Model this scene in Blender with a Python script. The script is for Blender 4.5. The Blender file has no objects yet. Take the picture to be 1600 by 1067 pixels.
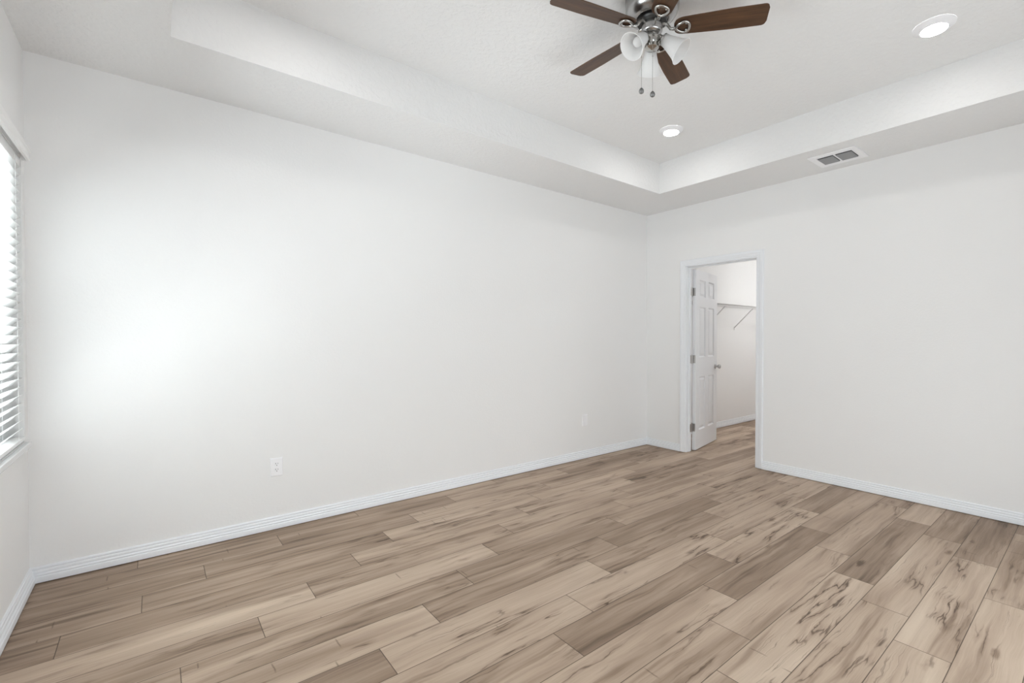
import bpy, bmesh, math, random
from mathutils import Vector, Matrix
C = bpy.context.scene.collection
S = bpy.context.scene
random.seed(7)
pi = math.pi

# ------------------------------------------------------------------ camera
cam = bpy.data.cameras.new('camera')
cam_o = bpy.data.objects.new('camera', cam); C.objects.link(cam_o)
S.camera = cam_o
YAW, PIT, ROLL, F_PX = 0.6998, 0.0132, 0.0010, 735.24
cam.sensor_fit = 'HORIZONTAL'; cam.sensor_width = 36.0
cam.lens = F_PX / 1600 * 36.0
cam.shift_x = -60.0 / 1600; cam.shift_y = 4.507 / 1600
cam.clip_start = 0.02
d = Vector((math.sin(YAW) * math.cos(PIT), math.cos(YAW) * math.cos(PIT), -math.sin(PIT)))
r = Vector((math.cos(YAW), -math.sin(YAW), 0)); u = r.cross(d)
r2 = r * math.cos(ROLL) + u * math.sin(ROLL); u2 = -r * math.sin(ROLL) + u * math.cos(ROLL)
m = Matrix((r2, u2, -d)).transposed().to_4x4(); m.translation = Vector((0, 0, 1.2758))
cam_o.matrix_world = m

# ------------------------------------------------------------------ world, daylight, exposure
S.view_settings.view_transform = 'Standard'
S.view_settings.look = 'None'
S.view_settings.gamma = 1.0
S.view_settings.use_curve_mapping = False
S.view_settings.exposure = 0.0
S.cycles.max_bounces = 14
S.cycles.diffuse_bounces = 10
S.cycles.glossy_bounces = 5
S.cycles.transmission_bounces = 8
S.cycles.sample_clamp_indirect = 6.0
S.cycles.caustics_reflective = False
S.cycles.caustics_refractive = False

WORLD_S = 0.3
w = bpy.data.worlds.new('world'); S.world = w; w.use_nodes = True
w.node_tree.nodes['Background'].inputs[0].default_value = (0.93, 0.97, 1.0, 1)
w.node_tree.nodes['Background'].inputs[1].default_value = WORLD_S

def area(name, loc, direction, sx, sy, energy, color):
    l = bpy.data.lights.new(name, 'AREA'); l.shape = 'RECTANGLE'; l.size = sx; l.size_y = sy
    l.energy = energy; l.color = color
    o = bpy.data.objects.new(name, l); C.objects.link(o); o.location = loc
    o.rotation_euler = Vector(direction).to_track_quat('-Z', 'Z').to_euler()
    return o
# daylight outside the blinds and a fill light added behind the camera
WIN_W, FILL_W, LAMP_STRENGTH, CLOSET_STRENGTH = 228, 75, 72.0, 95.0
area('window_daylight', (-0.80, 2.38, 1.50), (1, 0, 0), 2.4, 1.8, WIN_W, (0.91, 0.965, 1.0))
area('back_fill', (2.1, -1.15, 0.60), (0, 1, 0.0), 3.8, 1.1, FILL_W, (0.90, 0.965, 1.0))

# ------------------------------------------------------------------ room dimensions
XW, XD, YL, YN = -0.502, 4.530, 3.582, -0.52     # window wall, door wall, long wall, near wall
H, HT = 2.74, 3.0442                              # soffit, tray ceiling
TX0, TX1, TY0, TY1 = 0.072, 3.932, 0.10, 2.955    # tray opening
WT = 0.100                                        # partition thickness
XE = 7.75                                         # closet far wall
CY0 = 1.75                                        # closet near wall
DY0, DY1, DZ = 2.240, 3.030, 2.066                # door opening

# ------------------------------------------------------------------ materials
def mat(name):
    m = bpy.data.materials.new(name); m.use_nodes = True
    return m, m.node_tree, m.node_tree.nodes['Principled BSDF']
def N(t, typ, **kw):
    n = t.nodes.new(typ)
    for k, v in kw.items(): setattr(n, k, v)
    return n
def link(t, a, b): t.links.new(a, b)
def math_n(t, op, a, b=None, c=None, clamp=False):
    n = N(t, 'ShaderNodeMath', operation=op); n.use_clamp = clamp
    for i, x in enumerate((a, b, c)):
        if x is None: continue
        if isinstance(x, (int, float)): n.inputs[i].default_value = x
        else: link(t, x, n.inputs[i])
    return n.outputs[0]
def sstep(t, x, lo, hi):
    n = N(t, 'ShaderNodeMapRange', interpolation_type='SMOOTHSTEP')
    link(t, x, n.inputs[0]); n.inputs[1].default_value = lo; n.inputs[2].default_value = hi
    return n.outputs[0]
def srgb(r, g, b):
    f = lambda c: (c / 12.92 if c <= 0.04045 else ((c + 0.055) / 1.055) ** 2.4)
    return (f(r / 255), f(g / 255), f(b / 255), 1)
def noise(t, vec, scale, detail=3, rough=0.55, w=None):
    n = N(t, 'ShaderNodeTexNoise'); n.inputs['Scale'].default_value = scale
    n.inputs['Detail'].default_value = detail; n.inputs['Roughness'].default_value = rough
    link(t, vec, n.inputs['Vector']); return n.outputs[0]

def paint(name, col, rough=0.6, bump=None, spec=0.3):
    m, t, b = mat(name)
    b.inputs['Base Color'].default_value = col
    b.inputs['Roughness'].default_value = rough
    b.inputs['Specular IOR Level'].default_value = spec
    if bump:
        scale, strength, dist = bump
        tc = N(t, 'ShaderNodeTexCoord')
        n1 = noise(t, tc.outputs['Object'], scale, 2, 0.5)
        s = sstep(t, n1, 0.42, 0.62)
        bn = N(t, 'ShaderNodeBump'); bn.inputs['Strength'].default_value = strength
        bn.inputs['Distance'].default_value = dist
        link(t, s, bn.inputs['Height']); link(t, bn.outputs[0], b.inputs['Normal'])
    return m
M_WALL = paint('wall_paint', (0.84, 0.84, 0.84, 1), 0.75, (70, 0.10, 0.0015), 0.15)
M_CEIL = paint('ceiling_paint', (0.79, 0.79, 0.79, 1), 0.85, (38, 0.35, 0.003), 0.1)
M_TRIM = paint('trim_paint', (0.83, 0.85, 0.88, 1), 0.35, None, 0.4)
M_DOOR = paint('door_paint', (0.80, 0.81, 0.83, 1), 0.4, None, 0.35)
M_PLASTIC = paint('white_plastic', (0.88, 0.88, 0.90, 1), 0.35, None, 0.4)
def blind_mat():
    m, t, b = mat('blind_white')
    b.inputs['Base Color'].default_value = (0.88, 0.88, 0.88, 1); b.inputs['Roughness'].default_value = 0.45
    b.inputs['Specular IOR Level'].default_value = 0.3
    tr = N(t, 'ShaderNodeBsdfTranslucent'); tr.inputs[0].default_value = (0.93, 0.93, 0.92, 1)
    mx = N(t, 'ShaderNodeMixShader'); mx.inputs[0].default_value = 0.85
    link(t, b.outputs[0], mx.inputs[1]); link(t, tr.outputs[0], mx.inputs[2])
    link(t, mx.outputs[0], t.nodes['Material Output'].inputs[0])
    return m
M_SLAT = blind_mat()
M_BLIND = paint('blind_rail', (0.86, 0.86, 0.86, 1), 0.45, None, 0.3)
M_VINYL = paint('vinyl_frame', (0.82, 0.83, 0.84, 1), 0.4, None, 0.4)
M_WIRE = paint('coated_wire', (0.80, 0.80, 0.80, 1), 0.4, None, 0.4)
M_DARK = paint('dark_void', (0.012, 0.012, 0.012, 1), 0.7, None, 0.2)
M_SLOT = paint('slot_dark', (0.03, 0.03, 0.035, 1), 0.6, None, 0.2)
M_VENTDARK = paint('duct_shade_dark', (0.03, 0.032, 0.034, 1), 0.7, None, 0.2)
M_SILL = paint('marble_sill', (0.76, 0.77, 0.78, 1), 0.25, None, 0.45)

def metal(name, col, rough, aniso=0.0):
    m, t, b = mat(name)
    b.inputs['Base Color'].default_value = col; b.inputs['Metallic'].default_value = 1.0
    b.inputs['Roughness'].default_value = rough
    b.inputs['Anisotropic'].default_value = aniso
    return m
M_NICKEL = metal('brushed_nickel', (0.42, 0.415, 0.41, 1), 0.25, 0.6)
M_CHROME = metal('polished_nickel', (0.50, 0.49, 0.47, 1), 0.16)
M_HINGE = metal('satin_nickel', (0.50, 0.49, 0.48, 1), 0.34)
M_SHADOWMETAL = metal('motor_steel', (0.10, 0.10, 0.10, 1), 0.45)

def glass_mat():
    m, t, b = mat('window_glass')
    tr = N(t, 'ShaderNodeBsdfTransparent'); tr.inputs[0].default_value = (0.95, 0.96, 0.96, 1)
    gl = N(t, 'ShaderNodeBsdfGlossy'); gl.inputs['Roughness'].default_value = 0.02
    fr = N(t, 'ShaderNodeFresnel'); fr.inputs[0].default_value = 1.45
    mx = N(t, 'ShaderNodeMixShader'); link(t, fr.outputs[0], mx.inputs[0])
    link(t, tr.outputs[0], mx.inputs[1]); link(t, gl.outputs[0], mx.inputs[2])
    link(t, mx.outputs[0], t.nodes['Material Output'].inputs[0])
    return m
M_GLASS = glass_mat()
def frosted():
    m, t, b = mat('frosted_glass')
    b.inputs['Base Color'].default_value = (0.90, 0.90, 0.90, 1)
    b.inputs['Roughness'].default_value = 0.35
    b.inputs['Subsurface Weight'].default_value = 0.0
    tr = N(t, 'ShaderNodeBsdfTranslucent'); tr.inputs[0].default_value = (0.95, 0.95, 0.95, 1)
    mx = N(t, 'ShaderNodeMixShader'); mx.inputs[0].default_value = 0.45
    link(t, b.outputs[0], mx.inputs[1]); link(t, tr.outputs[0], mx.inputs[2])
    link(t, mx.outputs[0], t.nodes['Material Output'].inputs[0])
    return m
M_FROST = frosted()
def emit(name, col, s):
    m, t, b = mat(name)
    b.inputs['Base Color'].default_value = (0.8, 0.8, 0.8, 1)
    b.inputs['Emission Color'].default_value = col; b.inputs['Emission Strength'].default_value = s
    return m
M_LENS = emit('lamp_lens', (1.0, 0.985, 0.96, 1), LAMP_STRENGTH)
M_CLOSETLENS = emit('closet_lamp_lens', (0.985, 0.99, 0.98, 1), CLOSET_STRENGTH)

def blade_mat():
    m, t, b = mat('walnut_blade')
    tc = N(t, 'ShaderNodeTexCoord'); mp = N(t, 'ShaderNodeMapping')
    mp.inputs['Scale'].default_value = (2.0, 26, 8); link(t, tc.outputs['Object'], mp.inputs[0])
    n1 = noise(t, mp.outputs[0], 1.6, 5, 0.6)
    mp2 = N(t, 'ShaderNodeMapping'); mp2.inputs['Scale'].default_value = (6, 160, 20)
    link(t, tc.outputs['Object'], mp2.inputs[0]); n2 = noise(t, mp2.outputs[0], 1.5, 3, 0.6)
    v = math_n(t, 'ADD', math_n(t, 'MULTIPLY', n1, 0.75), math_n(t, 'MULTIPLY', n2, 0.3))
    cr = N(t, 'ShaderNodeValToRGB'); link(t, v, cr.inputs[0])
    cr.color_ramp.elements[0].position = 0.3; cr.color_ramp.elements[0].color = srgb(46, 30, 19)
    cr.color_ramp.elements[1].position = 0.75; cr.color_ramp.elements[1].color = srgb(98, 68, 45)
    link(t, cr.outputs[0], b.inputs['Base Color']); b.inputs['Roughness'].default_value = 0.42
    return m
M_BLADE = blade_mat()

def floor_mat():
    m, t, b = mat('laminate_planks')
    uv = N(t, 'ShaderNodeUVMap'); uv.uv_map = 'plank'
    at = N(t, 'ShaderNodeAttribute'); at.attribute_name = 'plank_data'
    sep = N(t, 'ShaderNodeSeparateXYZ'); link(t, uv.outputs[0], sep.inputs[0])
    sd = N(t, 'ShaderNodeSeparateColor'); link(t, at.outputs['Color'], sd.inputs[0])
    U, V = sep.outputs[0], sep.outputs[1]
    tone, seed, crk = sd.outputs[0], sd.outputs[1], sd.outputs[2]
    L, Wd = 1.193, 0.1916
    def vec(su, sv, off):
        c = N(t, 'ShaderNodeCombineXYZ')
        link(t, math_n(t, 'MULTIPLY_ADD', U, su, math_n(t, 'MULTIPLY', seed, 57.0 + off)), c.inputs[0])
        return c, sv
    def mkvec(su, sv, off, vsrc):
        c = N(t, 'ShaderNodeCombineXYZ')
        link(t, math_n(t, 'MULTIPLY_ADD', U, su, math_n(t, 'MULTIPLY', seed, 57.0 + off)), c.inputs[0])
        link(t, math_n(t, 'MULTIPLY', vsrc, sv), c.inputs[1])
        link(t, math_n(t, 'MULTIPLY_ADD', seed, 91.0, off), c.inputs[2])
        return c.outputs[0]
    warp = noise(t, mkvec(2.6, 7.0, 3.1, V), 1.0, 2, 0.5)
    Vw = math_n(t, 'MULTIPLY_ADD', math_n(t, 'SUBTRACT', warp, 0.5), 0.055, V)
    warp2 = noise(t, mkvec(7.0, 16.0, 8.7, V), 1.0, 3, 0.6)
    Vc = math_n(t, 'MULTIPLY_ADD', math_n(t, 'SUBTRACT', warp2, 0.5), 0.034, Vw)
    gA = noise(t, mkvec(0.9, 30.0, 0.0, Vw), 1.0, 4, 0.55)
    gB = noise(t, mkvec(4.0, 190.0, 1.7, Vw), 1.0, 3, 0.6)
    cl = noise(t, mkvec(1.1, 7.5, 5.3, Vw), 1.0, 2, 0.5)
    # dark streak bands
    st = sstep(t, noise(t, mkvec(1.1, 21.0, 12.1, Vw), 1.0, 3, 0.5), 0.56, 0.74)
    # cracks: iso-lines of a stretched noise, kept only in patches
    nz = noise(t, mkvec(1.15, 13.0, 21.3, Vc), 1.0, 3, 0.55)
    ab = math_n(t, 'ABSOLUTE', math_n(t, 'SUBTRACT', nz, 0.5))
    line = math_n(t, 'SUBTRACT', 1.0, sstep(t, ab, 0.002, 0.017))
    halo = math_n(t, 'SUBTRACT', 1.0, sstep(t, ab, 0.0, 0.085))
    patch = sstep(t, noise(t, mkvec(2.6, 6.0, 33.9, V), 1.0, 2, 0.5), 0.47, 0.62)
    pk = math_n(t, 'MULTIPLY', patch, crk)
    line = math_n(t, 'MULTIPLY', line, pk)
    halo = math_n(t, 'MULTIPLY', halo, pk)
    # hairline splits running with the grain
    nh = noise(t, mkvec(0.8, 34.0, 61.7, Vc), 1.0, 2, 0.5)
    ah = math_n(t, 'ABSOLUTE', math_n(t, 'SUBTRACT', nh, 0.5))
    hair = math_n(t, 'SUBTRACT', 1.0, sstep(t, ah, 0.0, 0.016))
    pth = sstep(t, noise(t, mkvec(1.9, 9.0, 71.1, V), 1.0, 2, 0.5), 0.50, 0.60)
    hair = math_n(t, 'MULTIPLY', math_n(t, 'MULTIPLY', hair, pth), math_n(t, 'MULTIPLY_ADD', crk, 0.5, 0.25))
    # short dashes across the grain
    vd = N(t, 'ShaderNodeTexVoronoi', feature='F1'); vd.inputs['Scale'].default_value = 1.0
    vdv = mkvec(2.6, 6.5, 83.0, V); link(t, vdv, vd.inputs['Vector'])
    dl = N(t, 'ShaderNodeVectorMath', operation='SUBTRACT'); link(t, vdv, dl.inputs[0]); link(t, vd.outputs['Position'], dl.inputs[1])
    ds = N(t, 'ShaderNodeSeparateXYZ'); link(t, dl.outputs[0], ds.inputs[0])
    dcol = N(t, 'ShaderNodeSeparateColor'); link(t, vd.outputs['Color'], dcol.inputs[0])
    dx = math_n(t, 'ABSOLUTE', math_n(t, 'MULTIPLY_ADD', math_n(t, 'SUBTRACT', warp2, 0.5), 0.03, ds.outputs[0]))
    dash = math_n(t, 'MULTIPLY', math_n(t, 'SUBTRACT', 1.0, sstep(t, dx, 0.002, 0.012)),
                  math_n(t, 'SUBTRACT', 1.0, sstep(t, math_n(t, 'ABSOLUTE', ds.outputs[1]), 0.10, 0.30)))
    dash = math_n(t, 'MULTIPLY', dash, math_n(t, 'GREATER_THAN', dcol.outputs[1], 0.84))
    line = math_n(t, 'MAXIMUM', line, math_n(t, 'MAXIMUM', math_n(t, 'MULTIPLY', hair, 0.75), math_n(t, 'MULTIPLY', dash, 0.6)))
    # knots
    vo = N(t, 'ShaderNodeTexVoronoi', feature='F1'); vo.inputs['Scale'].default_value = 1.0
    link(t, mkvec(3.4, 11.0, 40.0, Vc), vo.inputs['Vector'])
    vs = N(t, 'ShaderNodeSeparateColor'); link(t, vo.outputs['Color'], vs.inputs[0])
    kn = math_n(t, 'MULTIPLY', math_n(t, 'SUBTRACT', 1.0, sstep(t, math_n(t, 'MULTIPLY_ADD', math_n(t, 'SUBTRACT', warp2, 0.5), 0.5, vo.outputs['Distance']), 0.02, 0.24)),
                math_n(t, 'GREATER_THAN', vs.outputs[0], 0.84))
    # total value
    v = math_n(t, 'MULTIPLY_ADD', math_n(t, 'SUBTRACT', gA, 0.5), 0.54, tone)
    v = math_n(t, 'MULTIPLY_ADD', math_n(t, 'SUBTRACT', gB, 0.5), 0.28, v)
    v = math_n(t, 'MULTIPLY_ADD', math_n(t, 'SUBTRACT', cl, 0.5), 0.85, v)
    v = math_n(t, 'MULTIPLY_ADD', st, -0.28, v)
    v = math_n(t, 'MULTIPLY_ADD', halo, -0.26, v)
    v = math_n(t, 'MULTIPLY_ADD', kn, -0.42, v, clamp=True)
    cr = N(t, 'ShaderNodeValToRGB'); link(t, v, cr.inputs[0])
    e = cr.color_ramp.elements
    e[0].position = 0.0; e[0].color = srgb(99, 81, 66)
    e[1].position = 1.0; e[1].color = srgb(207, 188, 168)
    k = e.new(0.35); k.color = srgb(150, 129, 111)
    k = e.new(0.65); k.color = srgb(182, 161, 142)
    mx = N(t, 'ShaderNodeMix', data_type='RGBA'); link(t, math_n(t, 'MULTIPLY', line, 0.85), mx.inputs[0])
    link(t, cr.outputs[0], mx.inputs[6]); mx.inputs[7].default_value = srgb(82, 64, 52)
    # seams
    ev = math_n(t, 'MINIMUM', V, math_n(t, 'SUBTRACT', Wd, V))
    eu = math_n(t, 'MINIMUM', U, math_n(t, 'SUBTRACT', L, U))
    ed = math_n(t, 'MINIMUM', ev, eu)
    seam = math_n(t, 'SUBTRACT', 1.0, sstep(t, ed, 0.0007, 0.0024))
    mx2 = N(t, 'ShaderNodeMix', data_type='RGBA'); link(t, math_n(t, 'MULTIPLY', seam, 0.9), mx2.inputs[0])
    link(t, mx.outputs[2], mx2.inputs[6]); mx2.inputs[7].default_value = srgb(76, 61, 50)
    link(t, mx2.outputs[2], b.inputs['Base Color'])
    b.inputs['Roughness'].default_value = 0.5
    b.inputs['Specular IOR Level'].default_value = 0.25
    bn = N(t, 'ShaderNodeBump'); bn.inputs['Strength'].default_value = 0.25; bn.inputs['Distance'].default_value = 0.001
    hh = math_n(t, 'SUBTRACT', math_n(t, 'MULTIPLY', gB, 0.3), math_n(t, 'ADD', seam, line))
    link(t, hh, bn.inputs['Height']); link(t, bn.outputs[0], b.inputs['Normal'])
    return m
M_FLOOR = floor_mat()

# ------------------------------------------------------------------ mesh helpers
def obj(name, bm, material, parent=None, smooth=False, angle=35):
    me = bpy.data.meshes.new(name)
    bmesh.ops.recalc_face_normals(bm, faces=bm.faces[:])
    bm.to_mesh(me); bm.free()
    me.materials.append(material)
    if smooth:
        for p in me.polygons: p.use_smooth = True
        me.set_sharp_from_angle(angle=math.radians(angle))
    o = bpy.data.objects.new(name, me); C.objects.link(o)
    if parent: o.parent = parent
    return o
def thing(name, label, cat, loc=(0, 0, 0), group=None, kind=None):
    o = bpy.data.objects.new(name, None); C.objects.link(o); o.location = loc
    o.empty_display_size = 0.1
    return tag(o, label, cat, group, kind)
def tag(o, label, cat, group=None, kind=None):
    o['label'] = label; o['category'] = cat
    if group: o['group'] = group
    if kind: o['kind'] = kind
    return o
def box(bm, x0, y0, z0, x1, y1, z1, bevel=0.0):
    vs = [bm.verts.new((x, y, z)) for x in (x0, x1) for y in (y0, y1) for z in (z0, z1)]
    fs = [(0, 1, 3, 2), (4, 6, 7, 5), (0, 4, 5, 1), (2, 3, 7, 6), (0, 2, 6, 4), (1, 5, 7, 3)]
    fc = [bm.faces.new([vs[i] for i in f]) for f in fs]
    if bevel:
        es = list({e for f in fc for e in f.edges})
        bmesh.ops.bevel(bm, geom=es, offset=bevel, segments=2, affect='EDGES', profile=0.6)
    return vs
def lathe(bm, prof, seg=40, mtx=None, cap0=False, cap1=False):
    rings = []
    for (rr, z) in prof:
        ring = []
        for i in range(seg):
            a = 2 * pi * i / seg
            p = Vector((rr * math.cos(a), rr * math.sin(a), z))
            ring.append(bm.verts.new(mtx @ p if mtx else p))
        rings.append(ring)
    for a, b_ in zip(rings, rings[1:]):
        for i in range(seg):
            bm.faces.new((a[i], a[(i + 1) % seg], b_[(i + 1) % seg], b_[i]))
    if cap0: bm.faces.new(rings[0])
    if cap1: bm.faces.new(rings[-1])
def tube(bm, pts, rad, seg=8, closed=False):
    pts = [Vector(p) for p in pts]; rings = []
    n = len(pts); up = None
    rads = rad if isinstance(rad, (list, tuple)) else [rad] * n
    for i, p in enumerate(pts):
        if closed: tg = pts[(i + 1) % n] - pts[i - 1]
        else: tg = pts[min(i + 1, n - 1)] - pts[max(i - 1, 0)]
        tg.normalize()
        if up is None:
            up = Vector((0, 0, 1)) if abs(tg.z) < 0.9 else Vector((1, 0, 0))
        sx = tg.cross(up).normalized(); up = sx.cross(tg).normalized()
        rings.append([bm.verts.new(p + (sx * math.cos(2 * pi * k / seg) + up * math.sin(2 * pi * k / seg)) * rads[i]) for k in range(seg)])
    rg = list(zip(rings, rings[1:]))
    if closed: rg.append((rings[-1], rings[0]))
    for a, b_ in rg:
        for k in range(seg):
            bm.faces.new((a[k], a[(k + 1) % seg], b_[(k + 1) % seg], b_[k]))
    if not closed:
        bm.faces.new(rings[0]); bm.faces.new(rings[-1])
def sweep(bm, path, prof, close_ends=True):
    """path: list of (origin, across, out) frames; prof: list of (a, o)."""
    rings = []
    for (o, a, n) in path:
        o, a, n = Vector(o), Vector(a), Vector(n)
        rings.append([bm.verts.new(o + a * pa + n * pn) for pa, pn in prof])
    k = len(prof)
    for A, B in zip(rings, rings[1:]):
        for i in range(k):
            bm.faces.new((A[i], A[(i + 1) % k], B[(i + 1) % k], B[i]))
    if close_ends:
        bm.faces.new(rings[0]); bm.faces.new(rings[-1])
def wall_with_hole(bm, axis, p0, p1, a0, a1, z0, z1, hole):
    """solid wall between p0..p1 on axis, spanning a0..a1 along the other axis, with one rectangular hole (a,b,zlo,zhi)."""
    ha, hb, hz0, hz1 = hole
    def bx(s0, s1, q0, q1):
        if s1 - s0 < 1e-4 or q1 - q0 < 1e-4: return
        if axis == 'x': box(bm, p0, s0, q0, p1, s1, q1)
        else: box(bm, s0, p0, q0, s1, p1, q1)
    bx(a0, ha, z0, z1); bx(hb, a1, z0, z1); bx(ha, hb, z0, hz0); bx(ha, hb, hz1, z1)

# ------------------------------------------------------------------ floor (every plank its own tone and grain)
PW, PL = 0.1916, 1.193
joint = {-1: 3.117, 0: 2.387, 1: 2.634, 2: 2.838, 3: 1.917, 4: 2.165, 5: 1.310, 6: 1.557, 7: 0.697, 8: 0.972,
         9: 0.067, 10: 0.352, 11: 0.598, 12: 0.877, 13: -0.055, 14: 0.202, 15: 0.596, 16: -0.081}
# (tone, crack) by row and plank number counted from the joint above
look = {(9, 1): (.43, .2), (5, 0): (.38, .1), (7, -1): (.37, .1), (5, 2): (.39, .2), (4, 0): (.39, .2), (2, 0): (.38, .2), (2, -1): (.81, 1.),
        (1, 0): (.67, .8), (1, 1): (.43, .2), (0, 0): (.75, 1.), (0, 1): (.43, .5), (8, 1): (.41, .1), (8, 0): (.51, .5), (14, 0): (.41, .2),
        (14, 1): (.61, .7), (13, 0): (.45, .5), (13, 1): (.63, .9), (15, 0): (.41, .2), (15, 1): (.55, .4), (15, -1): (.41, .3), (16, 0): (.41, .2),
        (16, -1): (.35, .2), (14, -1): (.41, .5), (13, -1): (.41, .6), (12, -1): (.49, .5), (12, 0): (.65, .6), (12, 1): (.67, .9), (11, 0): (.51, .6),
        (11, 1): (.65, .8), (10, 0): (.69, .8), (10, -1): (.53, .6), (9, 0): (.53, .5), (9, -1): (.51, .5), (7, 0): (.77, 1.), (7, 1): (.53, .5),
        (6, 0): (.71, 1.), (6, -1): (.67, .9), (5, 1): (.75, 1.), (5, -1): (.59, .6), (4, 1): (.55, .3), (4, -1): (.63, .7), (3, 0): (.63, .4),
        (3, -1): (.67, .8), (3, 1): (.57, .8), (6, 1): (.63, .8), (-1, 0): (.53, .7), (-1, -1): (.71, .8), (0, -1): (.71, .8), (1, -1): (.67, .9)}
bm = bmesh.new(); uvl = bm.loops.layers.uv.new('plank'); cl = bm.loops.layers.float_color.new('plank_data')
rnd = random.Random(11)
FX0, FX1, FY0, FY1 = XW - 0.15, XE + 0.1, YN - 0.15, YL + 0.05
for k in range(-6, 18):
    y0 = 0.385 + k * PW; y1 = y0 + PW
    j = joint.get(k, (k * 0.27) % PL)
    n0 = math.floor((FX0 - j) / PL)
    while j + n0 * PL < FX1:
        tone, crk = look.get((k, n0), (rnd.uniform(.42, .72), rnd.uniform(.2, .9)))
        sd_ = rnd.random()
        xa, xb = j + n0 * PL, j + (n0 + 1) * PL
        ca, cb = max(xa, FX0), min(xb, FX1); ya, yb = max(y0, FY0), min(y1, FY1)
        if cb > ca and yb > ya:
            f = bm.faces.new([bm.verts.new(p) for p in ((ca, ya, 0), (cb, ya, 0), (cb, yb, 0), (ca, yb, 0))])
            for lp in f.loops:
                lp[uvl].uv = (lp.vert.co.x - xa, lp.vert.co.y - y0)
                lp[cl] = (tone, sd_, crk, 1)
        n0 += 1
box(bm, FX0, FY0, -0.04, FX1, FY1, -0.002)          # the slab under the planks
fl = obj('floor', bm, M_FLOOR)
tag(fl, 'beige-brown wood-look laminate plank floor running to the closet', 'floor', kind='structure')

# ------------------------------------------------------------------ walls
WY0, WY1, WZ0, WZ1 = 1.50, 3.508, 0.750, 2.170        # window opening
bm = bmesh.new(); wall_with_hole(bm, 'x', XW - 0.16, XW, YN - 0.12, YL + 0.12, -0.03, 3.1, (WY0, WY1, WZ0, WZ1))
tag(obj('wall_left', bm, M_WALL), 'white painted wall holding the window with blinds', 'wall', kind='structure')
bm = bmesh.new(); box(bm, XW, YL, -0.03, XE + 0.12, YL + 0.12, 3.1)
tag(obj('wall_back', bm, M_WALL), 'long white painted wall carrying the power outlet', 'wall', kind='structure')
bm = bmesh.new(); wall_with_hole(bm, 'x', XD, XD + WT, YN, YL, -0.03, 3.1, (DY0 - 0.02, DY1 + 0.02, -0.03, DZ + 0.02))
tag(obj('wall_right', bm, M_WALL), 'white painted wall with the closet doorway', 'wall', kind='structure')
bm = bmesh.new(); wall_with_hole(bm, 'y', YN - 0.12, YN, XW, XD, -0.03, 3.1, (0.5, 3.7, -0.03, 2.10))  # unseen wide opening, put in to admit the fill light
tag(obj('wall_front', bm, M_WALL), 'white wall behind the camera with a wide opening added for fill light', 'wall', kind='structure')
bm = bmesh.new(); box(bm, XE, CY0, -0.03, XE + 0.12, YL, 3.1)
tag(obj('wall_closet_end', bm, M_WALL), 'white far end wall of the closet', 'wall', kind='structure')
bm = bmesh.new(); box(bm, XD + WT, CY0 - 0.12, -0.03, XE + 0.12, CY0, 3.1)
tag(obj('wall_closet_side', bm, M_WALL), 'white near side wall of the closet', 'wall', kind='structure')

# ------------------------------------------------------------------ tray ceiling
bm = bmesh.new()
box(bm, XW, YN, H, TX0, YL, HT); box(bm, TX1, YN, H, XD, YL, HT)
box(bm, TX0, TY1, H, TX1, YL, HT); box(bm, TX0, YN, H, TX1, TY0, HT)
box(bm, XW, YN, HT, XD, YL, HT + 0.1)
tag(obj('ceiling', bm, M_CEIL), 'white textured tray ceiling with a lowered soffit border', 'ceiling', kind='structure')
bm = bmesh.new(); box(bm, XD + WT, CY0, H, XE, YL, H + 0.1)
tag(obj('ceiling_closet', bm, M_CEIL), 'white flat ceiling over the closet', 'ceiling', kind='structure')

# ------------------------------------------------------------------ baseboards
BB = [(0.0045, 0), (0.0045, 0.0225), (0.030, 0.0235), (0.034, 0.0225), (0.037, 0.0180), (0.041, 0.0195), (0.045, 0.0195), (0.049, 0.0170),
      (0.052, 0.0130), (0.056, 0.0145), (0.061, 0.0145), (0.066, 0.0125), (0.069, 0.0085), (0.073, 0.0105), (0.079, 0.0100), (0.083, 0.0060), (0.084, 0)]
Z = Vector((0, 0, 1))
def baseboard(name, label, p, q, n, miter0=0, miter1=0):
    """run from p to q on the wall face, n points into the room; miters lengthen (+) or shorten (-) with depth."""
    p, q, n = Vector(p), Vector(q), Vector(n); t_ = (q - p).normalized()
    bm = bmesh.new()
    sweep(bm, [(p, Z, n + t_ * -miter0), (q, Z, n + t_ * miter1)], BB)
    return tag(obj(name, bm, M_TRIM, smooth=True, angle=25), label, 'baseboard', kind='structure')
CAS = 0.070
baseboard('baseboard_back', 'white moulded baseboard under the long outlet wall', (XW, YL, 0), (XD, YL, 0), (0, -1, 0), -1, -1)
baseboard('baseboard_left', 'white moulded baseboard below the window', (XW, YN, 0), (XW, YL, 0), (1, 0, 0), -1, -1)
baseboard('baseboard_right', 'white moulded baseboard from doorway towards the camera', (XD, YN, 0), (XD, DY0 - CAS - 0.004, 0), (-1, 0, 0), -1, 0)
baseboard('baseboard_corner', 'short white baseboard between the corner and the doorway', (XD, DY1 + CAS + 0.004, 0), (XD, YL, 0), (-1, 0, 0), 0, -1)
baseboard('baseboard_closet', 'white moulded baseboard inside the closet', (XD + WT, YL, 0), (XE, YL, 0), (0, -1, 0), -1, -1)

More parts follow.
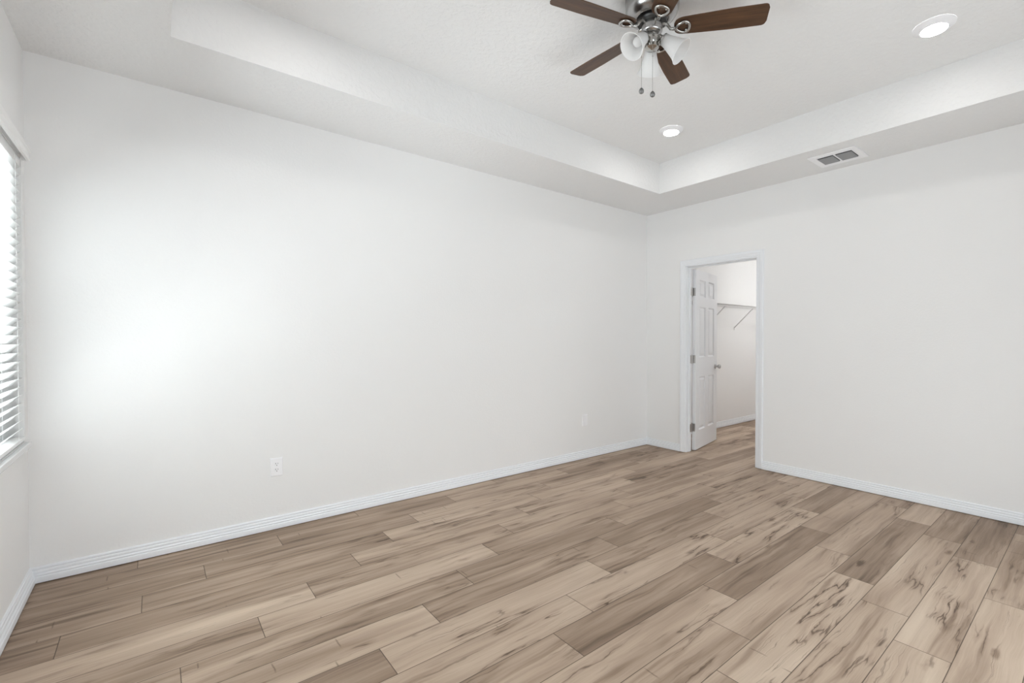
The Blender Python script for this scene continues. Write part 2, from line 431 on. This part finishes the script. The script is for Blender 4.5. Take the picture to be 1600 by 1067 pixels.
# ------------------------------------------------------------------ door frame and door
CASP = [(0.0, 0.0), (0.0, 0.008), (0.003, 0.0105), (0.016, 0.0115), (0.019, 0.009), (0.022, 0.0125), (0.038, 0.0140), (0.044, 0.0175), (0.063, 0.0185), (0.068, 0.016), (0.070, 0.011), (0.070, 0.0)]
def casing(name, label, x, nx):
    bm = bmesh.new(); n = (nx, 0, 0); g = 0.006
    a, b_ = DY1 + g, DY0 - g; top = DZ + g
    sweep(bm, [((x, a, 0.005), (0, 1, 0), n), ((x, a, top), (0, 1, 1), n), ((x, b_, top), (0, -1, 1), n), ((x, b_, 0.005), (0, -1, 0), n)], CASP)
    return tag(obj(name, bm, M_TRIM, smooth=True, angle=25), label, 'door casing', kind='structure')
casing('trim_1', 'white moulded casing around the closet doorway', XD, -1)
casing('trim_2', 'white moulded casing on the closet side of the doorway', XD + WT, 1)
bm = bmesh.new()
x0, x1 = XD - 0.001, XD + WT + 0.001
box(bm, x0, DY1, 0.003, x1, DY1 + 0.02, DZ + 0.02, 0.0015)
box(bm, x0, DY0 - 0.02, 0.003, x1, DY0, DZ + 0.02, 0.0015)
box(bm, x0, DY0, DZ, x1, DY1, DZ + 0.02, 0.0015)
sx0, sx1 = XD + 0.045, XD + WT - 0.040            # stop
box(bm, sx0, DY1 - 0.011, 0.003, sx1, DY1, DZ, 0.002); box(bm, sx0, DY0, 0.003, sx1, DY0 + 0.011, DZ, 0.002)
box(bm, sx0, DY0 + 0.011, DZ - 0.011, sx1, DY1 - 0.011, DZ, 0.002)
tag(obj('trim_3', bm, M_TRIM), 'white door jamb and stop lining the closet doorway', 'door jamb', kind='structure')

DW, DH, DT = 0.720, 2.043, 0.040
PIVX, PIVY = XD + WT + 0.030, DY1 + 0.018
DANG = math.radians(102.3)
door = bpy.data.objects.new('door_1', None); C.objects.link(door)
tag(door, 'white six-panel door standing open into the closet', 'door', kind='structure')
door.location = (PIVX, PIVY, 0.010); door.rotation_euler = (0, 0, DANG - pi / 2)
# local frame: door runs along +X from the pivot, room face at y = -DT-0.012, closet face at y = -0.012 (rotated 0 = fully square to the wall)
def door_panel_mesh():
    bm = bmesh.new()
    xs = [0.006, 0.112, 0.318, 0.423, 0.629, 0.006 + DW - 0.006]
    st = 0.112
    mid = 0.098
    pw = (DW - 2 * st - mid) / 2
    xs = [0.004, 0.004 + st, 0.004 + st + pw, 0.004 + st + pw + mid, 0.004 + st + 2 * pw + mid, 0.004 + DW]
    f = [1.0, .947, .852, .797, .512, .403, .105, 0.0]
    zs = [DH * v for v in f][::-1]
    pan_rows = {1, 3, 5}                              # from the bottom
    def face(y, s):
        g = [[bm.verts.new((x, y, z)) for z in zs] for x in xs]
        for i in range(len(xs) - 1):
            for k in range(len(zs) - 1):
                q = [g[i][k], g[i + 1][k], g[i + 1][k + 1], g[i][k + 1]]
                if i in (1, 3) and k in pan_rows:
                    a0, a1, b0, b1 = xs[i], xs[i + 1], zs[k], zs[k + 1]
                    prev = q
                    for ins, dep in ((0.003, 0.003), (0.011, 0.0120), (0.018, 0.0125), (0.040, 0.0030)):
                        nv = [bm.verts.new((x, y - s * dep, z)) for x, z in ((a0 + ins, b0 + ins), (a1 - ins, b0 + ins), (a1 - ins, b1 - ins), (a0 + ins, b1 - ins))]
                        for e in range(4): bm.faces.new((prev[e], prev[(e + 1) % 4], nv[(e + 1) % 4], nv[e]))
                        prev = nv
                    bm.faces.new(prev)
                else: bm.faces.new(q)
        return g
    A = face(-0.006 - DT, -1); B = face(-0.006, 1)
    nx, nz = len(xs), len(zs)
    for k in range(nz - 1):
        bm.faces.new((A[0][k], A[0][k + 1], B[0][k + 1], B[0][k])); bm.faces.new((A[-1][k], A[-1][k + 1], B[-1][k + 1], B[-1][k]))
    for i in range(nx - 1):
        bm.faces.new((A[i][0], A[i + 1][0], B[i + 1][0], B[i][0])); bm.faces.new((A[i][-1], A[i + 1][-1], B[i + 1][-1], B[i][-1]))
    return bm
obj('door_leaf', door_panel_mesh(), M_DOOR, door)
bm = bmesh.new()
kx, kz = 0.004 + DW - 0.062, 0.92
for s, y0 in ((-1, -0.006 - DT), (1, -0.006)):
    mt = Matrix.Translation((kx, y0, kz)) @ Matrix.Rotation(pi / 2 * (1 if s < 0 else -1), 4, 'X')
    lathe(bm, [(0.032, 0), (0.032, 0.004), (0.028, 0.008), (0.014, 0.010), (0.011, 0.016), (0.011, 0.030), (0.016, 0.035), (0.024, 0.040), (0.0275, 0.050), (0.026, 0.060), (0.018, 0.067), (0.004, 0.069)], 24, mt, True, True)
k_ = obj('door_knob', bm, M_HINGE, door, True); k_['label'] = 'satin nickel door knob'
for i, hz in enumerate((0.255, 1.03, 1.79)):
    bm = bmesh.new()
    tube(bm, [(0, 0, hz - 0.047), (0, 0, hz + 0.047)], 0.0065, 12)
    tube(bm, [(0, 0, hz + 0.047), (0, 0, hz + 0.053)], [0.0075, 0.003], 12)
    tube(bm, [(0, 0, hz - 0.053), (0, 0, hz - 0.047)], [0.003, 0.0075], 12)
    box(bm, 0.0022, -0.006 - DT + 0.004, hz - 0.045, 0.0042, -0.001, hz + 0.045)        # leaf on the door edge
    # leaf on the jamb, seen in the gap
    ca, sa = math.cos(-(DANG - pi / 2)), math.sin(-(DANG - pi / 2))
    R = Matrix.Rotation(-(DANG - pi / 2), 4, 'Z')
    vs = box(bm, -0.062, -0.0205, hz - 0.045, -0.004, -0.0180, hz + 0.045)
    vs += box(bm, -0.0065, -0.0205, hz - 0.045, -0.004, -0.002, hz + 0.045)
    for v in vs: v.co = R @ v.co
    h_ = obj('hinge', bm, M_HINGE, door, True, 30); h_['label'] = 'satin nickel hinge'

# ------------------------------------------------------------------ window, sill, blinds
fx0, fx1 = XW - 0.155, XW - 0.115
def window(name, label, y0, y1, lites):
    win = bpy.data.objects.new(name, None); C.objects.link(win)
    tag(win, label, 'window', kind='structure')
    ys = [y0 + (y1 - y0) * i / lites for i in range(lites + 1)]
    bm = bmesh.new()
    for a, b_ in zip(ys, ys[1:]):
        box(bm, fx0, a, WZ0, fx1, a + 0.045, WZ1); box(bm, fx0, b_ - 0.045, WZ0, fx1, b_, WZ1)
        box(bm, fx0, a, WZ1 - 0.045, fx1, b_, WZ1); box(bm, fx0, a, WZ0, fx1, b_, WZ0 + 0.05)
        box(bm, fx0 - 0.002, a + 0.03, 1.42, fx1 + 0.004, b_ - 0.03, 1.47)
    obj('window_frame', bm, M_VINYL, win)
    for a, b_ in zip(ys, ys[1:]):
        bm = bmesh.new(); box(bm, fx0 + 0.015, a + 0.044, WZ0 + 0.049, fx0 + 0.019, b_ - 0.044, WZ1 - 0.044)
        obj('window_pane', bm, M_GLASS, win)
    bm = bmesh.new(); box(bm, XW - 0.115, y0, WZ0 - 0.02, XW - 0.001, y1, WZ0 + 0.004)
    box(bm, XW + 0.001, y0 - 0.06, WZ0 - 0.028, XW + 0.022, y1 + 0.012, WZ0, 0.004)
    sl = obj('window_sill', bm, M_SILL, win); sl['label'] = 'pale stone sill with a white nosing'
window('window_1', 'white framed window behind the horizontal blinds', WY0, WY1, 2)

bl = thing('window_blind', 'white horizontal slat blind lowered over the window', 'blind', (XW, (WY0 + WY1) / 2, WZ1))
def loc(o): return Vector(o.location)
def build(name, mk, material, parent, smooth=False, angle=35):
    """mk fills a bmesh in world coordinates; stored relative to the parent's location."""
    bm = bmesh.new(); mk(bm)
    bmesh.ops.translate(bm, verts=bm.verts[:], vec=-loc(parent))
    return obj(name, bm, material, parent, smooth, angle)
BX = XW - 0.023
def slats(bm):
    tilt = math.radians(46); z = WZ0 + 0.055; hw = 0.025
    while z < WZ1 - 0.05:
        pts = []
        for s, th in ((-1, 0.0), (-0.5, 0.0012), (0, 0.0017), (0.5, 0.0012), (1, 0.0)):
            pts.append((BX + s * hw * math.cos(tilt), z + s * hw * math.sin(tilt) + th))
        ring0 = [bm.verts.new((x, WY0 + 0.008, zz + 0.0014)) for x, zz in pts] + [bm.verts.new((x, WY0 + 0.008, zz - 0.0014)) for x, zz in reversed(pts)]
        ring1 = [bm.verts.new((v.co.x, WY1 - 0.008, v.co.z)) for v in ring0]
        n = len(ring0)
        for i in range(n): bm.faces.new((ring0[i], ring0[(i + 1) % n], ring1[(i + 1) % n], ring1[i]))
        bm.faces.new(ring0); bm.faces.new(ring1)
        z += 0.042
build('slats', slats, M_SLAT, bl)
build('bottom_rail', lambda bm: box(bm, BX - 0.026, WY0 + 0.008, WZ0 + 0.012, BX + 0.026, WY1 - 0.008, WZ0 + 0.030, 0.003), M_BLIND, bl)
build('head_rail', lambda bm: box(bm, BX - 0.028, WY0 + 0.006, WZ1 - 0.045, BX + 0.02, WY1 - 0.006, WZ1 - 0.002), M_BLIND, bl)
def valance(bm):
    pf = [(0.0, 0.0), (0.0, 0.010), (0.008, 0.013), (0.014, 0.0125), (0.018, 0.009), (0.040, 0.009), (0.046, 0.013), (0.052, 0.016), (0.058, 0.016), (0.058, 0.0)]
    xf = XW + 0.022; zb = WZ1 - 0.015; ye = WY1 - 0.028; ys = WY0 - 0.005
    sweep(bm, [((XW + 0.001, ys, zb), Z, (0, -1, 0)), ((xf, ys, zb), Z, (1, -1, 0)), ((xf, ye, zb), Z, (1, 1, 0)), ((XW + 0.001, ye, zb), Z, (0, 1, 0))], pf)
build('valance', valance, M_BLIND, bl, True, 25)
for y in (WY0 + 0.15, (WY0 + WY1) / 2, WY1 - 0.15):
    build('ladder_cord', lambda bm: [tube(bm, [(x, y, WZ0 + 0.02), (x, y, WZ1 - 0.02)], 0.0009, 5) for x in (BX - 0.026, BX + 0.026)], M_BLIND, bl)

# ------------------------------------------------------------------ outlets
def plate_mesh(bm, cx, cz, w_, h_, t_=0.0075):
    y = YL
    o = [(-w_ / 2, -h_ / 2), (w_ / 2, -h_ / 2), (w_ / 2, h_ / 2), (-w_ / 2, h_ / 2)]
    rings = []
    for ins, dep in ((0, 0), (0, 0.0035), (0.0045, t_)):
        rings.append([bm.verts.new((cx + x * (1 - 2 * ins / w_), y - dep, cz + z * (1 - 2 * ins / h_))) for x, z in o])
    for A, B in zip(rings, rings[1:]):
        for i in range(4): bm.faces.new((A[i], A[(i + 1) % 4], B[(i + 1) % 4], B[i]))
    bm.faces.new(rings[-1]); bm.faces.new(rings[0])
def outlet(cx, cz, label):
    t = thing('electrical_outlet', label, 'outlet', (cx, YL, cz))
    build('cover_plate', lambda bm: plate_mesh(bm, cx, cz, 0.074, 0.121), M_PLASTIC, t)
    for s in (-1, 1):
        zc = cz + s * 0.0195
        def face(bm):
            n = 24; pts = []
            for i in range(n):
                a = 2 * pi * i / n
                pts.append((max(-0.0150, min(0.0150, 0.0172 * math.cos(a))), 0.0142 * math.sin(a)))
            f0 = [bm.verts.new((cx + x, YL - 0.0070, zc + z)) for x, z in pts]; f1 = [bm.verts.new((cx + x * .97, YL - 0.0100, zc + z * .97)) for x, z in pts]
            for i in range(n): bm.faces.new((f0[i], f0[(i + 1) % n], f1[(i + 1) % n], f1[i]))
            bm.faces.new(f1); bm.faces.new(f0)
        rc = build('receptacle', face, M_PLASTIC, t)
        def slot(bm):
            box(bm, cx - 0.0075, YL - 0.0106, zc + 0.001, cx - 0.0050, YL - 0.0096, zc + 0.0095)
            box(bm, cx + 0.0050, YL - 0.0106, zc + 0.002, cx + 0.0073, YL - 0.0096, zc + 0.0085)
            lathe(bm, [(0.0027, 0), (0.0027, 0.0009)], 12, Matrix.Translation((cx, YL - 0.0096, zc - 0.0065)) @ Matrix.Rotation(pi / 2, 4, 'X'), True, True)
        bm = bmesh.new(); slot(bm); bmesh.ops.translate(bm, verts=bm.verts[:], vec=-loc(t))
        s_ = obj('slot', bm, M_SLOT, rc); s_['label'] = 'dark plug slots'
    def scr(bm): lathe(bm, [(0.0032, 0), (0.0030, 0.0008), (0.0005, 0.0012)], 14, Matrix.Translation((cx, YL - 0.0073, cz)) @ Matrix.Rotation(pi / 2, 4, 'X'), True, True)
    build('screw', scr, M_PLASTIC, t, True)
outlet(0.620, 0.413, 'white duplex power outlet low on the long wall, nearer the window')
def wall_plate(cx, cz, label):
    t = thing('wall_plate', label, 'wall plate', (cx, YL, cz))
    build('cover_plate', lambda bm: plate_mesh(bm, cx, cz, 0.074, 0.121), M_PLASTIC, t)
    build('insert', lambda bm: box(bm, cx - 0.0165, YL - 0.0092, cz - 0.033, cx + 0.0165, YL - 0.0070, cz + 0.033, 0.0008), M_PLASTIC, t)
wall_plate(3.494, 0.404, 'small white wall plate low on the long wall near the doorway corner')

# ------------------------------------------------------------------ recessed lights
def downlight(x, y, label, z=HT, lens=M_LENS, group='ceiling downlights'):
    t = thing('recessed_light', label, 'ceiling light', (x, y, z), group)
    T = Matrix.Translation((x, y, z))
    build('trim_ring', lambda bm: lathe(bm, [(0.099, -0.0005), (0.099, -0.003), (0.096, -0.0055), (0.088, -0.009), (0.070, -0.022), (0.066, -0.024), (0.0625, -0.0235), (0.0625, -0.0005)], 56, T, False, False), M_PLASTIC, t, True, 40)
    l_ = build('lens', lambda bm: lathe(bm, [(0.0627, -0.018), (0.0626, -0.0235), (0.050, -0.0250), (0.02, -0.0258), (0.001, -0.026)], 48, T, False, True), lens, t, True, 60)
    l_['label'] = 'glowing white lens'
    return t
downlight(3.390, 0.658, 'lit round recessed light in the tray ceiling, nearer the camera, right of the fan')
downlight(3.376, 2.418, 'lit round recessed light in the tray ceiling, farther one near the tray corner')
downlight(0.60, 2.418, 'lit round recessed light over the window side of the long wall')
downlight(0.60, 0.658, 'lit round recessed light over the camera corner')

# closet ceiling lamp (lights the closet seen through the doorway)
t = thing('closet_light', 'round ceiling lamp inside the closet', 'ceiling light', (6.95, 2.10, H))
T = Matrix.Translation((6.95, 2.10, H))
build('base', lambda bm: lathe(bm, [(0.15, -0.0005), (0.15, -0.02), (0.14, -0.025), (0.02, -0.025)], 40, T, True, True), M_PLASTIC, t, True)
build('diffuser', lambda bm: lathe(bm, [(0.138, -0.024), (0.134, -0.05), (0.115, -0.07), (0.07, -0.085), (0.002, -0.09)], 40, T, False, True), M_CLOSETLENS, t, True, 60)

# ------------------------------------------------------------------ air vent in the soffit
vx0, vx1, vy0, vy1 = 4.078, 4.385, 1.255, 1.600
vt = thing('air_vent', 'white rectangular supply air register with grey louvres in the soffit', 'air vent', ((vx0 + vx1) / 2, (vy0 + vy1) / 2, H))
ox0, ox1 = 4.138, 4.323
oy = ((1.302, 1.422), (1.433, 1.553))
def frame(bm):
    zt, zb = H - 0.0005, H - 0.007
    box(bm, vx0, vy0, zb, ox0, vy1, zt, 0.002); box(bm, ox1, vy0, zb, vx1, vy1, zt, 0.002)
    for a, b_ in ((vy0, oy[0][0]), (oy[0][1], oy[1][0]), (oy[1][1], vy1)): box(bm, ox0 - 0.003, a, zb, ox1 + 0.003, b_, zt, 0.0015)
build('register_frame', frame, M_PLASTIC, vt)
b_ = build('duct_shade', lambda bm: [box(bm, ox0, a, H - 0.0015, ox1, c, H - 0.0007) for a, c in oy], M_VENTDARK, vt); b_['label'] = 'flat dark sheet for the shade inside the duct'  # thin dark plate, its colour stands in for the unlit duct above
M_LOUVRE = paint('louvre_grey', (0.30, 0.305, 0.31, 1), 0.5, None, 0.3)
for a, c in oy:
    def louv(bm):
        n = 9
        for i in range(n):
            x = ox0 + 0.028 + (i + 0.5) * (ox1 - ox0 - 0.028) / n
            v = box(bm, -0.0072, a + 0.008, -0.0006, 0.0080, c - 0.001, 0.0006)
            R = Matrix.Translation((x, 0, H - 0.0055)) @ Matrix.Rotation(math.radians(18), 4, 'Y')
            for q in v: q.co = R @ q.co
    l_ = build('louvre_bank', louv, M_LOUVRE, vt); l_['label'] = 'grey louvre slats'

# ------------------------------------------------------------------ closet wire shelf
sh_z = 1.735
sh = thing('wire_shelf', 'white wire shelf with slanted braces on the closet wall', 'shelf', (6.1, YL, sh_z))
def grid(bm):
    x0_, x1_ = XD + WT + 0.02, XE - 0.01; yb, yf = YL - 0.012, YL - 0.305
    tube(bm, [(x0_, yb, sh_z - 0.004), (x1_, yb, sh_z - 0.004)], 0.0034, 8); tube(bm, [(x0_, (yb + yf) / 2, sh_z - 0.004), (x1_, (yb + yf) / 2, sh_z - 0.004)], 0.0030, 8)
    tube(bm, [(x0_, yf, sh_z - 0.002), (x1_, yf, sh_z - 0.002)], 0.0034, 8); tube(bm, [(x0_, yf, sh_z - 0.032), (x1_, yf, sh_z - 0.032)], 0.0034, 8)
    x = x0_ + 0.01
    while x < x1_:
        tube(bm, [(x, yb, sh_z), (x, yf, sh_z), (x, yf - 0.002, sh_z - 0.032)], 0.0017, 5); x += 0.0254
build('wire_deck', grid, M_WIRE, sh, True, 60)
for x in (5.03, 5.79, 6.55, 7.31):
    def brace(bm):
        a, b2 = Vector((x, YL - 0.300, sh_z - 0.030)), Vector((x + 0.03, YL - 0.004, sh_z - 0.300))
        tube(bm, [a, b2], 0.0065, 8)
        box(bm, x + 0.018, YL - 0.006, sh_z - 0.335, x + 0.042, YL - 0.0005, sh_z - 0.285)
        tube(bm, [a + Vector((0, -0.008, 0.004)), a, a + Vector((0, 0.004, -0.008))], 0.006, 8)
    build('support_brace', brace, M_WIRE, sh, True, 60)

# ------------------------------------------------------------------ ceiling fan
FX, FY, FZ = 2.004, 1.558, HT
fan = thing('ceiling_fan', 'flush-mount ceiling fan with dark walnut blades and brushed nickel motor', 'ceiling fan', (FX, FY, FZ))
def zr(z): return z - FZ                      # local z in the fan's frame
def fobj(name, mk, material, parent, smooth=True, angle=35):
    bm = bmesh.new(); mk(bm); return obj(name, bm, material, parent, smooth, angle)
fobj('motor_housing', lambda bm: lathe(bm, [(0.139, 0), (0.139, -0.006), (0.138, -0.050), (0.137, -0.058), (0.131, -0.074), (0.120, -0.088), (0.104, -0.100), (0.088, -0.107), (0.084, -0.107), (0.080, -0.100), (0.02, -0.100)], 64, None, True, True), M_NICKEL, fan)
fobj('rotor', lambda bm: lathe(bm, [(0.055, -0.099), (0.074, -0.101), (0.076, -0.106), (0.078, -0.118), (0.074, -0.124), (0.055, -0.126), (0.02, -0.126)], 48, None, True, True), M_SHADOWMETAL, fan)
fobj('switch_housing', lambda bm: lathe(bm, [(0.040, -0.124), (0.053, -0.126), (0.0545, -0.130), (0.0545, -0.160), (0.053, -0.168), (0.046, -0.176), (0.036, -0.181), (0.030, -0.183)], 48, None, True, True), M_NICKEL, fan)
lk = fobj('light_fitter', lambda bm: lathe(bm, [(0.028, -0.182), (0.034, -0.186), (0.040, -0.196), (0.042, -0.206), (0.039, -0.220), (0.031, -0.230), (0.029, -0.234), (0.0355, -0.238), (0.0355, -0.252), (0.031, -0.256), (0.012, -0.259), (0.006, -0.262)], 40, None, True, True), M_CHROME, fan)
# blades
BR = 0.566
def blade_mesh(bm):
    n = 64
    x0_, x1_ = 0.112, BR
    top, bot = [], []
    for i in range(n + 1):
        s = i / n; x = x0_ + (x1_ - x0_) * s
        hw = 0.050 + 0.012 * min(1, s * 1.6)
        dx = x - x0_
        if dx < 0.05: hw *= math.sqrt(max(0.0, 1 - ((0.05 - dx) / 0.05) ** 2)) * 0.62 + 0.38
        e1 = x1_ - x
        h1 = h2 = hw
        if e1 < 0.024:
            q = math.sqrt(max(0, 1 - ((0.024 - e1) / 0.024) ** 2)); h1 = hw - 0.024 * (1 - q); h2 = hw - 0.024 * (1 - q)
        top.append((x, h1)); bot.append((x, -h2))
    # refine the tip corners
    ring = top + bot[::-1]
    a = [bm.verts.new((x, y, 0.0026)) for x, y in ring]; b2 = [bm.verts.new((x, y, -0.0026)) for x, y in ring]
    k = len(ring)
    for i in range(k): bm.faces.new((a[i], a[(i + 1) % k], b2[(i + 1) % k], b2[i]))
    bm.faces.new(a); bm.faces.new(b2)
def bracket_mesh(bm):
    # arm from the rotor down and out to the blade, then an open teardrop under the blade root
    tube(bm, [(0.055, 0, 0.030), (0.072, 0.001, 0.027), (0.084, 0.004, 0.010), (0.094, 0.005, -0.006), (0.108, 0.003, -0.0105), (0.123, 0, -0.0095)], [0.009, 0.009, 0.008, 0.008, 0.0085, 0.009], 10)
    pts = []
    for i in range(28):
        a_ = 2 * pi * i / 28
        pts.append((0.155 - 0.034 * math.cos(a_), 0.030 * math.sin(a_) * (1 - 0.35 * math.cos(a_)), -0.0095))
    tube(bm, pts, 0.0072, 8, closed=True)
    for p in ((0.124, 0), (0.172, 0.020), (0.172, -0.020)):
        lathe(bm, [(0.0065, 0.007), (0.0065, 0), (0.005, -0.003), (0.001, -0.0045)], 12, Matrix.Translation((p[0], p[1], -0.0095)), True, True)
bz = zr(2.890)
bmb = bmesh.new(); blade_mesh(bmb); blade0 = obj('fan_blade', bmb, M_BLADE, fan, False); blade0['label'] = 'dark walnut fan blade'
bmb = bmesh.new(); bracket_mesh(bmb); brk0 = obj('blade_bracket', bmb, M_CHROME, blade0, True, 50); brk0['label'] = 'polished nickel blade bracket with an open teardrop'
bv = blade0.modifiers.new('edge', 'BEVEL'); bv.width = 0.0015; bv.segments = 2; bv.limit_method = 'ANGLE'
PITCH = math.radians(-12)
for i, az in enumerate((91.6, 19.6, 307.6, 163.6, 235.6)):
    if i == 0: bb, kk = blade0, brk0
    else:
        bb = blade0.copy(); C.objects.link(bb); bb.parent = fan
        kk = brk0.copy(); C.objects.link(kk); kk.parent = bb
    bb.location = (0, 0, bz)
    bb.rotation_euler = (Matrix.Rotation(math.radians(az), 3, 'Z') @ Matrix.Rotation(PITCH, 3, 'X')).to_euler()
# shades
SH = [(r_ * 1.10, z_ * 1.10) for r_, z_ in [(0.026, 0.0), (0.0275, 0.004), (0.028, 0.014), (0.0315, 0.030), (0.037, 0.050), (0.0425, 0.070), (0.048, 0.088), (0.0545, 0.100), (0.0600, 0.107), (0.0605, 0.1085)]]
SHI = [(r_ - 0.0028, z_) for r_, z_ in reversed(SH)]
for az in (43, 176, 301):
    a = math.radians(az); dirv = Vector((math.cos(a) * math.cos(math.radians(42)), math.sin(a) * math.cos(math.radians(42)), -math.sin(math.radians(42))))
    base = Vector((0.062 * math.cos(a), 0.062 * math.sin(a), zr(2.826)))
    q = dirv.to_track_quat('Z', 'Y').to_matrix().to_4x4(); T = Matrix.Translation(base) @ q
    sh_o = fobj('lamp_shade', lambda bm: lathe(bm, SH + SHI, 40, T, False, False), M_FROST, fan, True, 50); sh_o['label'] = 'frosted white bell glass shade'
    def bulb(bm): lathe(bm, [(0.010, 0.010), (0.012, 0.022), (0.019, 0.036), (0.0235, 0.050), (0.0245, 0.060), (0.021, 0.072), (0.012, 0.081), (0.001, 0.084)], 24, T, True, True)
    lb = fobj('light_bulb', bulb, M_FROST, sh_o, True, 60); lb['label'] = 'white frosted bulb inside the shade'
    def socket(bm):
        lathe(bm, [(0.008, -0.040), (0.012, -0.034), (0.0125, -0.016), (0.022, -0.010), (0.0295, -0.004), (0.0305, 0.004), (0.029, 0.010)], 28, T, True, True)
        tube(bm, [Vector((0.020 * math.cos(a), 0.020 * math.sin(a), -0.206)), base + dirv * -0.030], 0.009, 10)
    so = fobj('lamp_arm', socket, M_CHROME, fan, True, 40); so['label'] = 'polished nickel arm and shade holder'
# pull chains
M_FOB = metal('fob_grey', (0.27, 0.27, 0.27, 1), 0.5)
rv = Vector((0.765, -0.644, 0))
for off, dep, z1_ in ((-0.058, -0.02, 2.571), (-0.002, -0.028, 2.550)):
    p = rv * off + Vector((0.644, 0.765, 0)) * dep
    def chain(bm):
        tube(bm, [(p.x, p.y, zr(2.785) + (0.02 if off < 0 else 0.008)), (p.x, p.y, zr(z1_))], 0.0011, 6)
        z = zr(2.785)
        while z > zr(z1_):
            bmesh.ops.create_icosphere(bm, subdivisions=1, radius=0.0016, matrix=Matrix.Translation((p.x, p.y, z))); z -= 0.0045
        bmesh.ops.create_icosphere(bm, subdivisions=2, radius=0.0035, matrix=Matrix.Translation((p.x, p.y, zr(2.735))))
        tube(bm, [(p.x, p.y, zr(2.80)), (p.x * 0.6, p.y * 0.6, zr(2.808))], 0.003, 6)
    ch = fobj('pull_chain', chain, M_HINGE, fan, True, 60)
    def fob(bm): lathe(bm, [(0.002, 0.016), (0.006, 0.013), (0.0115, 0.006), (0.0135, -0.002), (0.0115, -0.010), (0.006, -0.0145), (0.001, -0.016)], 20, Matrix.Translation((p.x, p.y, zr(z1_) - 0.010)), True, True)
    fb = fobj('chain_fob', fob, M_FOB, ch, True, 60); fb['label'] = 'grey round pull fob'
